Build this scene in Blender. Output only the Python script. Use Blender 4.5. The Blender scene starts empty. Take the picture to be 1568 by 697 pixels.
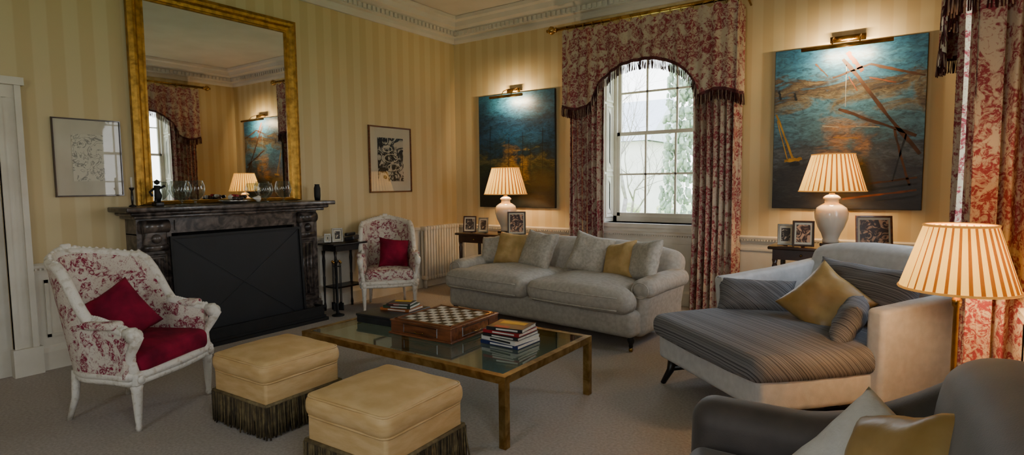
import bpy, math, random
from mathutils import Vector, Matrix, noise
random.seed(4)
pi=math.pi
def L(h):
    h=h.lstrip('#'); o=[]
    for i in (0,2,4):
        c=int(h[i:i+2],16)/255; o.append(c/12.92 if c<=.04045 else ((c+.055)/1.055)**2.4)
    return (*o,1)
# ---------------- materials
def base(name):
    m=bpy.data.materials.new(name); m.use_nodes=True; nt=m.node_tree; nt.nodes.clear()
    o=nt.nodes.new('ShaderNodeOutputMaterial'); b=nt.nodes.new('ShaderNodeBsdfPrincipled')
    nt.links.new(b.outputs[0],o.inputs[0]); return m,nt,b,o
def coords(nt,scale=(1,1,1),rot=(0,0,0)):
    t=nt.nodes.new('ShaderNodeTexCoord'); mp=nt.nodes.new('ShaderNodeMapping')
    mp.inputs['Scale'].default_value=scale; mp.inputs['Rotation'].default_value=rot
    nt.links.new(t.outputs['Object'],mp.inputs[0]); return mp.outputs[0]
def noi(nt,v,scale,detail=4,dist=0,rough=.5):
    n=nt.nodes.new('ShaderNodeTexNoise'); n.inputs['Scale'].default_value=scale; n.inputs['Detail'].default_value=detail
    n.inputs['Distortion'].default_value=dist; n.inputs['Roughness'].default_value=rough
    nt.links.new(v,n.inputs['Vector']); return n.outputs['Fac']
def ramp(nt,f,stops,interp='LINEAR'):
    r=nt.nodes.new('ShaderNodeValToRGB'); r.color_ramp.interpolation=interp; e=r.color_ramp.elements
    while len(e)<len(stops): e.new(.5)
    for i,(p,c) in enumerate(stops): e[i].position=p; e[i].color=c
    nt.links.new(f,r.inputs[0]); return r.outputs[0]
def mth(nt,op,a,b=None,c=None):
    n=nt.nodes.new('ShaderNodeMath'); n.operation=op
    for i,x in enumerate((a,b,c)):
        if x is None: continue
        if isinstance(x,(int,float)): n.inputs[i].default_value=x
        else: nt.links.new(x,n.inputs[i])
    return n.outputs[0]
def mixc(nt,f,a,b,mode='MIX'):
    n=nt.nodes.new('ShaderNodeMix'); n.data_type='RGBA'; n.blend_type=mode
    for i,x in ((0,f),(6,a),(7,b)):
        if isinstance(x,(int,float)): n.inputs[i].default_value=x
        elif isinstance(x,tuple): n.inputs[i].default_value=x
        else: nt.links.new(x,n.inputs[i])
    return n.outputs[2]
def bump(nt,b,h,st,d=.01):
    n=nt.nodes.new('ShaderNodeBump'); n.inputs['Strength'].default_value=st; n.inputs['Distance'].default_value=d
    nt.links.new(h,n.inputs['Height']); nt.links.new(n.outputs[0],b.inputs['Normal'])
def P(name,c1,c2=None,scale=6,rough=.6,metal=0,bs=0,bscale=80,sheen=0,coat=0,st=(1,1,1),dist=0,lo=.35,hi=.65):
    m,nt,b,o=base(name); v=coords(nt,st); c1=L(c1); c2=L(c2) if c2 else tuple(x*.85 for x in c1[:3])+(1,)
    nt.links.new(ramp(nt,noi(nt,v,scale,5,dist),[(lo,c1),(hi,c2)]),b.inputs['Base Color'])
    b.inputs['Roughness'].default_value=rough; b.inputs['Metallic'].default_value=metal
    b.inputs['Sheen Weight'].default_value=sheen; b.inputs['Coat Weight'].default_value=coat
    if rough>=.85: b.inputs['Specular IOR Level'].default_value=.2
    if bs: bump(nt,b,noi(nt,v,bscale,3),bs)
    return m
def wallpaper():
    m,nt,b,o=base('wallpaper_stripe'); g=nt.nodes.new('ShaderNodeNewGeometry'); s=nt.nodes.new('ShaderNodeSeparateXYZ')
    nt.links.new(g.outputs['Position'],s.inputs[0])
    t=mth(nt,'ADD',s.outputs[0],s.outputs[1]); w=mth(nt,'SINE',mth(nt,'MULTIPLY',t,2*pi/.215))
    f=mth(nt,'MULTIPLY_ADD',w,3.0,.5); n=nt.nodes.new('ShaderNodeClamp'); nt.links.new(f,n.inputs[0])
    c=mixc(nt,n.outputs[0],L('cab587'),L('d2c196'))
    nt.links.new(c,b.inputs['Base Color']); b.inputs['Roughness'].default_value=.6; return m
def toile(name,bg,fg,scale,amt=.5,fine=3.0):
    m,nt,b,o=base(name); v=coords(nt)
    a=noi(nt,v,scale,3,1.2); a=ramp(nt,a,[(amt-.02,(0,0,0,1)),(amt+.03,(1,1,1,1))])
    d=noi(nt,v,scale*fine,5,2.0,.7); d=ramp(nt,d,[(.44,(0.12,.12,.12,1)),(.54,(1,1,1,1))])
    f=mixc(nt,1.0,a,d,'MULTIPLY')
    f2=ramp(nt,noi(nt,v,scale*5,4,2),[(.58,(0,0,0,1)),(.62,(.5,.5,.5,1))]); f=mixc(nt,1.0,f,f2,'LIGHTEN')
    nt.links.new(mixc(nt,f,L(bg),L(fg)),b.inputs['Base Color']); b.inputs['Roughness'].default_value=.85
    b.inputs['Specular IOR Level'].default_value=.2; return m
def stripes(name,cols,freq,axis=1,wob=.006):
    m,nt,b,o=base(name); v=coords(nt); s=nt.nodes.new('ShaderNodeSeparateXYZ'); nt.links.new(v,s.inputs[0])
    t=mth(nt,'ADD',s.outputs[axis],mth(nt,'MULTIPLY',noi(nt,v,8,2),wob))
    if axis==1: t=mth(nt,'ADD',t,mth(nt,'MULTIPLY',s.outputs[2],.9))
    c=nt.nodes.new('ShaderNodeCombineXYZ'); nt.links.new(mth(nt,'MULTIPLY',t,freq),c.inputs[0])
    n=noi(nt,c.outputs[0],1,2,0,.8)
    nt.links.new(ramp(nt,n,[(.36,L(cols[0])),(.48,L(cols[1])),(.55,L(cols[2])),(.62,L(cols[0]))]),b.inputs['Base Color'])
    b.inputs['Roughness'].default_value=.8; b.inputs['Specular IOR Level'].default_value=.2; return m
def emis(name,c,s,tr=.12):
    m,nt,b,o=base(name); b.inputs['Base Color'].default_value=L(c); b.inputs['Roughness'].default_value=.8
    b.inputs['Emission Color'].default_value=L(c); b.inputs['Emission Strength'].default_value=s
    t=nt.nodes.new('ShaderNodeBsdfTranslucent'); t.inputs[0].default_value=L(c); mx=nt.nodes.new('ShaderNodeMixShader'); mx.inputs[0].default_value=tr
    nt.links.new(b.outputs[0],mx.inputs[1]); nt.links.new(t.outputs[0],mx.inputs[2]); nt.links.new(mx.outputs[0],o.inputs[0]); return m
def thin_glass(name,tint='ffffff',lo=.06,k=.55):
    m,nt,b,o=base(name); nt.nodes.remove(b)
    t=nt.nodes.new('ShaderNodeBsdfTransparent'); t.inputs[0].default_value=L(tint); g=nt.nodes.new('ShaderNodeBsdfGlossy'); g.inputs['Roughness'].default_value=.02
    w=nt.nodes.new('ShaderNodeLayerWeight'); w.inputs[0].default_value=.35
    f=mth(nt,'ADD',mth(nt,'MULTIPLY',w.outputs['Facing'],k),lo); mx=nt.nodes.new('ShaderNodeMixShader')
    nt.links.new(f,mx.inputs[0]); nt.links.new(t.outputs[0],mx.inputs[1]); nt.links.new(g.outputs[0],mx.inputs[2]); nt.links.new(mx.outputs[0],o.inputs[0]); return m
def painting(name,stops,glow,gr,gcol,sc=2.2,h=1.65,amp=.75):
    m,nt,b,o=base(name); v=coords(nt); s=nt.nodes.new('ShaderNodeSeparateXYZ'); nt.links.new(v,s.inputs[0])
    v2=coords(nt,(1,1,2.6),(0,math.radians(14),0)); n=noi(nt,v2,sc,7,1.0,.65)
    t=mth(nt,'MULTIPLY_ADD',s.outputs[2],1/h,.5); t=mth(nt,'ADD',t,mth(nt,'MULTIPLY',mth(nt,'SUBTRACT',n,.5),amp))
    c=ramp(nt,t,[(p,L(k)) for p,k in stops])
    d=nt.nodes.new('ShaderNodeVectorMath'); d.operation='DISTANCE'; nt.links.new(v,d.inputs[0]); d.inputs[1].default_value=(glow[0],0,glow[1])
    g=ramp(nt,mth(nt,'ADD',mth(nt,'DIVIDE',d.outputs['Value'],gr),mth(nt,'MULTIPLY',mth(nt,'SUBTRACT',n,.5),3.0)),[(.1,(1,1,1,1)),(.9,(0,0,0,1))])
    c=mixc(nt,g,c,L(gcol)); k=ramp(nt,noi(nt,v2,sc*5,6,1.5,.7),[(.35,(.3,.3,.3,1)),(.6,(1.0,1.0,1.0,1))])
    nt.links.new(mixc(nt,1.0,c,k,'MULTIPLY'),b.inputs['Base Color']); b.inputs['Roughness'].default_value=.4
    bump(nt,b,n,.3); return m
def sketch(name,paper,ink,sc,thr=.012):
    m,nt,b,o=base(name); v=coords(nt); n=noi(nt,v,sc,3,1.5)
    a=mth(nt,'ABSOLUTE',mth(nt,'SUBTRACT',n,.5)); f=ramp(nt,a,[(thr*.4,(1,1,1,1)),(thr,(0,0,0,1))])
    nt.links.new(mixc(nt,f,L(paper),L(ink)),b.inputs['Base Color']); b.inputs['Roughness'].default_value=.4; return m
M=dict(
 wall=wallpaper(), white=P('painted_white','dcd6c8','cfc8b8',4,.5), ceil=P('ceiling_plaster','d6d2cb','ccc8c0',2,.8),
 carpet=P('carpet_wool','b7ada4','a59b91',60,.95,bs=.5,bscale=300),
 marble=P('dark_marble','6f635b','2a2422',6,.3,dist=2.5,coat=.15,lo=.3,hi=.6), black=P('black_iron','161616','0d0d0d',20,.6,metal=.1),
 guard=P('fireguard_dark','14161b','0e1013',3,.6), soot=P('soot','0a0a0a','060606',10,.9), wire=P('guard_wire','3e4044','303236',9,.5),
 gold=P('gilt_frame','c4953f','8c6828',18,.35,metal=.75,bs=.25,bscale=60), brass=P('aged_brass','b4945a','83632f',14,.35,metal=.85,dist=.6),
 bright=P('bright_brass','c39a55','8d6a33',10,.25,metal=1), wood=P('dark_mahogany','3d2114','231009',7,.3,st=(1,6,1),coat=.4),
 walnut=P('walnut_box','7a4526','4c2713',6,.35,st=(1,7,7),coat=.3), linen=P('sofa_linen','b5aea2','a59e92',30,.9,bs=.35,bscale=250),
 linen2=P('cushion_linen','bcb5a7','a69f92',40,.9,bs=.4,bscale=200), goldsilk=P('gold_silk','b3945f','967640',5,.4,bs=.2,bscale=20),
 goldlinen=P('gold_cushion','c2a16c','ad9055',12,.7,bs=.3,bscale=120), crimson=P('crimson_velvet','8a1232','5e0822',6,.9,bs=.15,bscale=30),
 ott=P('ottoman_moire','d3b17c','c5a067',9,.6,st=(1,1,4),bs=.1,bscale=60), fr1=P('fringe_olive','7b6a45','5c4d30',30,.8), fr2=P('fringe_dark','4e4128','3a2f1e',30,.8),
 cream=P('chaise_cream','cbc9c7','bfbdbb',20,.9,bs=.2,bscale=250), chst=stripes('chaise_stripe',('5c5b5c','8a888a','3c3b3e'),95),
 grey=P('grey_velvet','4e443e','3c3430',5,.6,sheen=.2,bs=.1,bscale=200), dkwood=P('black_wood','1a1513','0e0b0a',10,.35),
 paintw=P('distressed_white_paint','ddd7cb','a8987f',26,.55,lo=.52,hi=.78,bs=.4,bscale=60), toilec=toile('toile_chair','d2c8ba','862640',11,.50,2.6),
 toile=toile('toile_curtain','bfae9a','8a3b44',7,.45,2.8), frm1=P('fringe_maroon','5c2026','3c1418',20,.8), frm2=P('fringe_cream','a08878','8a6f60',20,.8),
 shA=emis('lampshade_pleat','ffcf63',1.05), shB=emis('lampshade_pleat_dark','9c6018',.34), shrim=emis('lampshade_trim','d8a04c',.5),  # second material is the darker orange pleat colour
 ceramic=P('white_ceramic','d9d4c8','cbc5b8',3,.18,coat=.6), mirror=None, glass=thin_glass('thin_glass','ffffff',.014,.16), bowl=thin_glass('bowl_glass','e4eae8',.05,.6), tglass=thin_glass('table_glass','cfe3dc',.06,.5),
 sq_w=P('chess_ivory','d6d2c6','c2bdb0',8,.3), sq_b=P('chess_ebony','16181c','0c0d10',8,.3), paper=P('paper_mount','cfc8b4','c0b9a4',3,.7), page=P('book_pages','d9d3c4','bdb7a6',40,.9,st=(1,1,8)),
 silver=P('silver_frame','b9b6ae','8f8c86',10,.3,metal=.9), red=P('book_red','a3202a','7d141c',5,.4), yel=P('book_yellow','e0b020','c29012',5,.4), blue=P('book_blue','1d2f63','14224a',5,.4), blk=P('book_black','17181a','26282b',9,.35),
 wht=P('book_white','d6d2ca','bdb9b0',6,.4), org=P('book_orange','b3662e','8c4a1c',5,.5), grn=P('book_green','2d4a35','1d3325',5,.5),
 sk1=sketch('pencil_sketch','cdc7b2','8b887c',13,.03), sk2=sketch('charcoal_drawing','b9b3a2','1c1a1a',6,.09), photo=sketch('photograph_print','b8a690','2a211c',16,.16), photo2=sketch('colour_photograph','c79a78','3a221a',12,.1),
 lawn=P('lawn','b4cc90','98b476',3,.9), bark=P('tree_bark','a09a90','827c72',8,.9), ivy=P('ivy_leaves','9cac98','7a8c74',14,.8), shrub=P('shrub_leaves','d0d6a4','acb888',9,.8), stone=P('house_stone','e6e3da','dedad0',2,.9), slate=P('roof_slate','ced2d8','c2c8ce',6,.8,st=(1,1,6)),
 beam=P('paint_brown','54341f','35200f',9,.6), beam2=P('paint_rust','844a2a','603418',9,.6), yelp=P('paint_ochre','b08c30','8c6c22',9,.6), pole=P('paint_dark','141a20','0c1014',9,.5), pwhite=P('paint_cream','b8b49c','8a9090',9,.6,lo=.4,hi=.6),
 white_c=P('white_cushion','d6d3ce','c4c0ba',10,.8,bs=.3,bscale=60))
mm,nt,b,o=base('mirror_glass'); b.inputs['Base Color'].default_value=(.74,.75,.74,1); b.inputs['Metallic'].default_value=1; b.inputs['Roughness'].default_value=.015; M['mirror']=mm
M['pL']=painting('painting_seascape_canvas',[(.0,'0d1518'),(.22,'162220'),(.34,'2c3a2a'),(.42,'5c5c38'),(.48,'16303e'),(.62,'1c4a70'),(.76,'142f48'),(.88,'21506e'),(1,'2a5f7c')],(-.05,-.22),.32,'b08c3e',amp=.6)
M['pR']=painting('painting_harbour_canvas',[(.0,'14110f'),(.2,'2c2926'),(.3,'505a62'),(.38,'36424c'),(.46,'446a80'),(.58,'4f84a0'),(.68,'766c54'),(.76,'4c3e30'),(.82,'3c7494'),(1,'285c80')],(.0,-.12),.28,'b88a4a',2.0)
# ---------------- mesh builder
def T(x=0,y=0,z=0,rx=0,ry=0,rz=0,s=1):
    return Matrix.Translation((x,y,z))@Matrix.Rotation(math.radians(rz),4,'Z')@Matrix.Rotation(math.radians(ry),4,'Y')@Matrix.Rotation(math.radians(rx),4,'X')@Matrix.Scale(s,4)
class MB:
    def __init__(s,name): s.n=name; s.v=[]; s.f=[]; s.mi=[]; s.mats=[]; s.sm=[]
    def add(s,g,mat,tr=None,sm=True):
        vs,fs=g; o=len(s.v)
        if mat not in s.mats: s.mats.append(mat)
        k=s.mats.index(mat)
        s.v+= [tuple(tr@Vector(p)) if tr else tuple(p) for p in vs]
        for f in fs: s.f.append([i+o for i in f]); s.mi.append(k); s.sm.append(sm)
        return s
    def build(s,loc=(0,0,0),rz=0,parent=None):
        me=bpy.data.meshes.new(s.n); me.from_pydata(s.v,[],s.f)
        for k in s.mats: me.materials.append(M[k])
        me.polygons.foreach_set('material_index',s.mi); me.polygons.foreach_set('use_smooth',s.sm); me.update()
        ob=bpy.data.objects.new(s.n,me); bpy.context.scene.collection.objects.link(ob)
        ob.location=loc; ob.rotation_euler=(0,0,math.radians(rz))
        if parent: ob.parent=parent
        return ob
def box(sx,sy,sz):
    x,y,z=sx/2,sy/2,sz/2
    return [(-x,-y,-z),(x,-y,-z),(x,y,-z),(-x,y,-z),(-x,-y,z),(x,-y,z),(x,y,z),(-x,y,z)],[(0,3,2,1),(4,5,6,7),(0,1,5,4),(1,2,6,5),(2,3,7,6),(3,0,4,7)]
def bb(x0,x1,y0,y1,z0,z1):
    v,f=box(x1-x0,y1-y0,z1-z0); c=((x0+x1)/2,(y0+y1)/2,(z0+z1)/2)
    return [(a+c[0],b+c[1],d+c[2]) for a,b,d in v],f
def rbox(sx,sy,sz,r,k=3,m=4,fn=None,wob=0,ws=5,seed=0):
    H=(sx/2,sy/2,sz/2); r=min(r,min(H)*.999); mm=m if isinstance(m,tuple) else (m,m,m); C=[]
    for h,mk in zip(H,mm):
        e=[r*math.tan(pi/4*(k-i)/k) for i in range(k+1)]; a=[-(h-r)-t for t in e]
        mid=[-(h-r)+2*(h-r)*i/mk for i in range(1,mk)]; C.append(a+mid+[-t for t in a[::-1]])
    n=[len(c)-1 for c in C]; idx={}; vs=[]
    def V(i,j,l):
        key=(i,j,l)
        if key not in idx:
            p=Vector((C[0][i],C[1][j],C[2][l])); q=Vector([max(-(h-r),min(h-r,c)) for h,c in zip(H,p)]); d=p-q
            if d.length>1e-9: p=q+d.normalized()*r
            if fn: p=Vector(fn(p))
            if wob: p=p+noise.noise_vector(p*ws+Vector((seed*3.7,seed,0)))*wob
            idx[key]=len(vs); vs.append(tuple(p))
        return idx[key]
    fs=[]
    for i in range(n[0]):
        for j in range(n[1]):
            fs.append((V(i,j,0),V(i,j+1,0),V(i+1,j+1,0),V(i+1,j,0))); l=n[2]; fs.append((V(i,j,l),V(i+1,j,l),V(i+1,j+1,l),V(i,j+1,l)))
        for l in range(n[2]):
            fs.append((V(i,0,l),V(i+1,0,l),V(i+1,0,l+1),V(i,0,l+1))); j=n[1]; fs.append((V(i,j,l),V(i,j,l+1),V(i+1,j,l+1),V(i+1,j,l)))
    for j in range(n[1]):
        for l in range(n[2]):
            fs.append((V(0,j,l),V(0,j,l+1),V(0,j+1,l+1),V(0,j+1,l))); i=n[0]; fs.append((V(i,j,l),V(i,j+1,l),V(i,j+1,l+1),V(i,j,l+1)))
    return vs,fs
def lathe(prof,n=24,pl=0,amp=0,caps=True):
    vs=[];fs=[]
    for r,z in prof:
        for i in range(n):
            a=2*pi*i/n; q=r*(1+amp*math.cos(pl*a)) if pl else r; vs.append((q*math.cos(a),q*math.sin(a),z))
    for k in range(len(prof)-1):
        for i in range(n): j=(i+1)%n; fs.append((k*n+i,k*n+j,(k+1)*n+j,(k+1)*n+i))
    if caps:
        if prof[0][0]>1e-4: fs.append(tuple(range(n))[::-1])
        if prof[-1][0]>1e-4: fs.append(tuple((len(prof)-1)*n+i for i in range(n)))
    return vs,fs
def tube(pts,r,n=8,closed=False):
    pts=[Vector(p) for p in pts]; N=len(pts); vs=[];fs=[]; R=r if isinstance(r,(list,tuple)) else [r]*N
    up=None
    for i,p in enumerate(pts):
        if closed: t=pts[(i+1)%N]-pts[i-1]
        else: t=pts[min(i+1,N-1)]-pts[max(i-1,0)]
        t.normalize()
        if up is None: up=t.orthogonal().normalized()
        up=(up-t*up.dot(t)); up=up.normalized() if up.length>1e-6 else t.orthogonal().normalized()
        w=t.cross(up)
        for k in range(n): a=2*pi*k/n; vs.append(tuple(p+(up*math.cos(a)+w*math.sin(a))*R[i]))
    for i in range(N if closed else N-1):
        j=(i+1)%N
        for k in range(n): l=(k+1)%n; fs.append((i*n+k,i*n+l,j*n+l,j*n+k))
    if not closed: fs.append(tuple(range(n))[::-1]); fs.append(tuple((N-1)*n+k for k in range(n)))
    return vs,fs
def grid(nu,nv,f):
    vs=[f(i/nu,j/nv) for j in range(nv+1) for i in range(nu+1)]
    return vs,[(j*(nu+1)+i,j*(nu+1)+i+1,(j+1)*(nu+1)+i+1,(j+1)*(nu+1)+i) for j in range(nv) for i in range(nu)]
def pillow(w,h,t,n=16,seed=0,wr=.014):
    vs=[];fs=[];idx={}
    for side in (1,-1):
        for i in range(n+1):
            for j in range(n+1):
                e=i in(0,n) or j in(0,n)
                if e and side==-1: idx[(side,i,j)]=idx[(1,i,j)]; continue
                u=-1+2*i/n; v=-1+2*j/n; u=math.sin(u*pi/2)*.5+u*.5; v=math.sin(v*pi/2)*.5+v*.5
                q=(max(0,(1-u**4))*max(0,(1-v**4)))**.55; d=noise.noise(Vector((u*2.3+seed*5,v*2.3,side*3+seed)))
                idx[(side,i,j)]=len(vs); vs.append((w/2*u*(1-.09*(1-v*v)),-side*(t/2*q+wr*d*(.3+q)),h/2*v*(1-.09*(1-u*u))+wr*.6*d))
        for i in range(n):
            for j in range(n):
                q=[idx[(side,i,j)],idx[(side,i+1,j)],idx[(side,i+1,j+1)],idx[(side,i,j+1)]]; fs.append(q if side==1 else q[::-1])
    return vs,fs
def frame(w,h,prof,bot=1.0):
    vs=[];fs=[];n=len(prof)
    for sx,sz in ((-1,-1),(1,-1),(1,1),(-1,1)):
        for o,y in prof: vs.append((sx*(w/2+o),y,sz*(h/2+(o*bot if sz<0 else o))))
    for c in range(4):
        d=(c+1)%4
        for i in range(n-1): fs.append((c*n+i,d*n+i,d*n+i+1,c*n+i+1))
    return vs,fs
def extr(prof,a,b,f):
    n=len(prof); vs=[f(t,o,z) for t in (a,b) for o,z in prof]
    return vs,[(i,(i+1)%n,n+(i+1)%n,n+i) for i in range(n)]+[tuple(range(n))[::-1],tuple(range(n,2*n))]
def fringe(mb,path,ln,sp,r,mats,jit=.1,knot=None):
    vs={m:([],[]) for m in mats}
    pts=[]
    for a,b in zip(path[:-1],path[1:]):
        a=Vector(a);b=Vector(b);n=max(1,int((b-a).length/sp))
        pts+=[a.lerp(b,i/n) for i in range(n)]
    for q,p in enumerate(pts):
        m=random.choice(mats); V,F=vs[m]; o=len(V); l=ln*random.uniform(.9,1.04); dx,dy=random.gauss(0,jit)*ln,random.gauss(0,jit)*ln; a0=random.random()*6
        for k,(z,ox,oy,rr) in enumerate(((0,0,0,r*.7),(-l*.5,dx*.4,dy*.4,r),(-l,dx,dy,r*.9))):
            for c in range(3): a=a0+c*2*pi/3; V.append((p.x+ox+rr*math.cos(a),p.y+oy+rr*math.sin(a),p.z+z))
        for k in range(2):
            for c in range(3): d=(c+1)%3; F.append((o+k*3+c,o+k*3+d,o+k*3+3+d,o+k*3+3+c))
        F.append((o+6,o+7,o+8))
    for m in mats: mb.add(vs[m],m)
def light(name,kind,loc,e,col,size=.05,rot=(0,0,0),parent=None,sy=None,spot=None):
    l=bpy.data.lights.new(name,kind); l.energy=e; l.color=col
    if kind=='AREA':
        l.size=size
        if sy: l.shape='RECTANGLE'; l.size_y=sy
    else: l.shadow_soft_size=size
    ob=bpy.data.objects.new(name,l); bpy.context.scene.collection.objects.link(ob); ob.location=loc; ob.rotation_euler=rot
    if parent: ob.parent=parent
    return ob
# ---------------- room
XR=6.3; YF=-9.0; HC=3.93; TH=.4
W1=3.16; W2=-1.98
def wall(name,a0,a1,ops,f):
    mb=MB(name); cur=a0
    for (o0,o1,z0,z1) in sorted(ops):
        for g in ((cur,o0,0,HC),(o0,o1,0,z0),(o0,o1,z1,HC)):
            if g[1]>g[0] and g[3]>g[2]: mb.add(f(*g),'wall',None,False)
        cur=o1
    mb.add(f(cur,a1,0,HC),'wall',None,False); return mb.build()
OPZ=(.98,3.28); HW=.66
wall('wall_back',-TH,XR+TH,[(W1-HW,W1+HW,*OPZ)],lambda a,b,c,d: bb(a,b,0,TH,c,d))
wall('wall_left',YF,0,[(-6.35,-5.42,0,2.2)],lambda a,b,c,d: bb(-TH,0,a,b,c,d))
wall('wall_right',YF,0,[(W2-HW,W2+HW,*OPZ),(-6.6-HW,-6.6+HW,*OPZ)],lambda a,b,c,d: bb(XR,XR+TH,a,b,c,d))
wall('wall_front',-TH,XR+TH,[(4.4-HW,4.4+HW,*OPZ)],lambda a,b,c,d: bb(a,b,YF-TH,YF,c,d))
MB('floor').add(bb(-TH,XR+TH,YF-TH,TH,-.12,0),'carpet',None,False).build()
MB('ceiling').add(bb(-TH,XR+TH,YF-TH,TH,HC,HC+.12),'ceil',None,False).build()
fL=lambda t,o,z:(o,t,z); fB=lambda t,o,z:(t,-o,z); fR=lambda t,o,z:(XR-o,t,z)
corn=[(0,3.60),(.03,3.60),(.045,3.64),(.045,3.68),(.10,3.69),(.10,3.76),(.13,3.78),(.19,3.80),(.21,3.86),(.26,3.88),(.27,3.925),(0,3.925)]
for nm,a,b,f in (('trim_1',YF,0,fL),('trim_2',0,XR,fB),('trim_3',YF,0,fR)):
    mb=MB(nm).add(extr(corn,a,b,f),'ceil',None,False); n=int((b-a)/.075); d=([],[])
    for i in range(n):
        t=a+.075*i+.02; v,fc=extr([(.0,3.70),(.125,3.70),(.125,3.755),(0,3.755)],t,t+.042,f); o=len(d[0]); d[0].extend(v); d[1].extend([tuple(k+o for k in q) for q in fc])
    mb.add(d,'ceil',None,False); mb.build()
dado=[(0,.80),(.02,.80),(.025,.83),(.045,.85),(.05,.87),(.02,.885),(0,.885)]
skirt=[(0,0),(.035,0),(.035,.15),(.02,.18),(.015,.2),(0,.2)]
def trim(nm,segs,f,panels):
    mb=MB(nm)
    for a,b in segs:
        mb.add(extr(dado,a,b,f),'white',None,False); mb.add(extr([(0,.0),(.012,.0),(.012,.81),(0,.81)],a,b,f),'white',None,False); n=int((b-a)/.03); d=([],[])
        for i in range(n):
            t=a+.03*i; v,fc=extr([(.0,.83),(.048,.83),(.048,.845),(0,.845)],t+.008,t+.022,f); o=len(d[0]); d[0].extend(v); d[1].extend([tuple(k+o for k in q) for q in fc])
        mb.add(d,'white',None,False)
    for a,b in panels:
        for (p,q,z0,z1) in ((a,b,.72,.745),(a,b,.27,.295),(a,a+.025,.27,.745),(b-.025,b,.27,.745)): mb.add(extr([(0,z0),(.026,z0),(.026,z1),(0,z1)],p,q,f),'white',None,False)
    mb.build()
def base_b(nm,segs,f):
    mb=MB(nm)
    for a,b in segs: mb.add(extr(skirt,a,b,f),'white',None,False)
    mb.build()
trim('trim_4',[(-5.27,-4.6),(-2.7,0)],fL,[(-5.2,-4.68),(-2.6,-1.0)]); base_b('baseboard_left',[(-5.27,-4.6),(-2.7,0)],fL)
trim('trim_5',[(0,XR)],fB,[(.15,1.2),(1.3,2.3),(2.5,3.8),(4.0,5.0),(5.1,6.2)]); base_b('baseboard_back',[(0,XR)],fB)
trim('trim_6',[(YF,0)],fR,[(-1.2,-.2),(-5,-3.2)]); base_b('baseboard_right',[(YF,0)],fR)
# door
mb=MB('door_1')
for (x1,y0,y1,z0,z1) in ((.035,-5.42,-5.27,0,2.2),(.035,-6.5,-6.35,0,2.2),(.037,-6.5,-5.27,2.2,2.32),(.06,-5.31,-5.27,.22,2.3),(.06,-6.5,-6.46,.22,2.3),(.05,-5.42,-5.39,.22,2.22),
    (.08,-5.44,-5.25,0,.22),(.08,-6.52,-6.33,0,.22),(.075,-6.52,-5.25,2.3,2.36),(.055,-6.4,-5.36,2.2,2.23)): mb.add(bb(.001,x1,y0,y1,z0,z1),'white',None,False)
mb.add(bb(-.05,-.01,-6.348,-5.422,0.004,2.198),'white',None,False)
for z0,z1 in ((.2,.9),(1.05,2.05)):
    for y0,y1 in ((-6.25,-5.94),(-5.83,-5.52)): mb.add(frame(y1-y0,z1-z0,[(0,0),(-.01,-.02),(-.03,-.02),(-.04,0)]),'white',T(-.01,(y0+y1)/2,(z0+z1)/2,rz=90),False)
mb.add(lathe([(0,0),(.03,0),(.03,.004),(.01,.008),(.01,.035),(.028,.05),(.02,.07),(0,.075)],14),'bright',T(-.01,-6.28,1.0,ry=90)); mb.build()
# window
def window(nm,loc,rz):
    mb=MB(nm); hw=HW; z0,z1=OPZ; y=.27
    for a in((-hw,-hw+.07,z0,z1),(hw-.07,hw,z0,z1),(-hw,hw,z0,z0+.07),(-hw,hw,z1-.07,z1)): mb.add(bb(a[0],a[1],y,y+.1,a[2],a[3]),'white',None,False)
    i0,i1=-hw+.07,hw-.07; zm=(z0+z1)/2
    for yy,za,zb in ((y+.05,zm-.02,z1-.07),(y+.01,z0+.07,zm+.02)):
        for a in((i0,i0+.04,za,zb),(i1-.04,i1,za,zb),(i0,i1,za,za+.045),(i0,i1,zb-.045,zb)): mb.add(bb(a[0],a[1],yy,yy+.035,a[2],a[3]),'white',None,False)
        for k in (1,2): x=i0+(i1-i0)*k/3; mb.add(bb(x-.012,x+.012,yy+.005,yy+.03,za,zb),'white',None,False)
        z=(za+zb)/2; mb.add(bb(i0,i1,yy+.005,yy+.03,z-.012,z+.012),'white',None,False)
    mb.add(bb(-hw-.06,hw+.06,-.05,y+.02,z0-.05,z0),'white',None,False).add(bb(-hw-.03,hw+.03,-.02,.0,z0-.16,z0-.05),'white',None,False)
    for s in(-1,1):
        mb.add(bb(*sorted((s*hw,s*(hw-.02))),0,y,z0,z1),'white',None,False)
        for a,b_ in ((z0+.08,z0+.6),(z0+.68,z0+1.5),(z0+1.58,z1-.08)): mb.add(frame(y-.1,b_-a,[(0.03,0),(.02,-.015),(0,-.015),(-.015,0),(-.04,-.012),(-.1,-.012)]),'white',T(s*(hw-.02),y/2,(a+b_)/2,rz=-90*s if s==1 else 90),False)
        mb.add(bb(*sorted((s*hw,s*(hw+.11))),-.03,0,z0-.05,z1+.1),'white',None,False)
    mb.add(bb(-hw,hw,0,y,z1-.02,z1),'white',None,False)
    ob=mb.build(loc,rz)
    l=light(nm+'_skylight','AREA',(0,TH+.02,(z0+z1)/2),1,(1,1,1),1.4,(math.radians(-90),0,0),ob,2.4); l.data.cycles.is_portal=True
    return ob
window('window_1',(W1,0,0),0); window('window_2',(XR,W2,0),-90); window('added_window_3',(XR,-6.6,0),-90); window('added_window_4',(4.4,YF,0),180)  # last two windows are unseen, added to light the foreground
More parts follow.
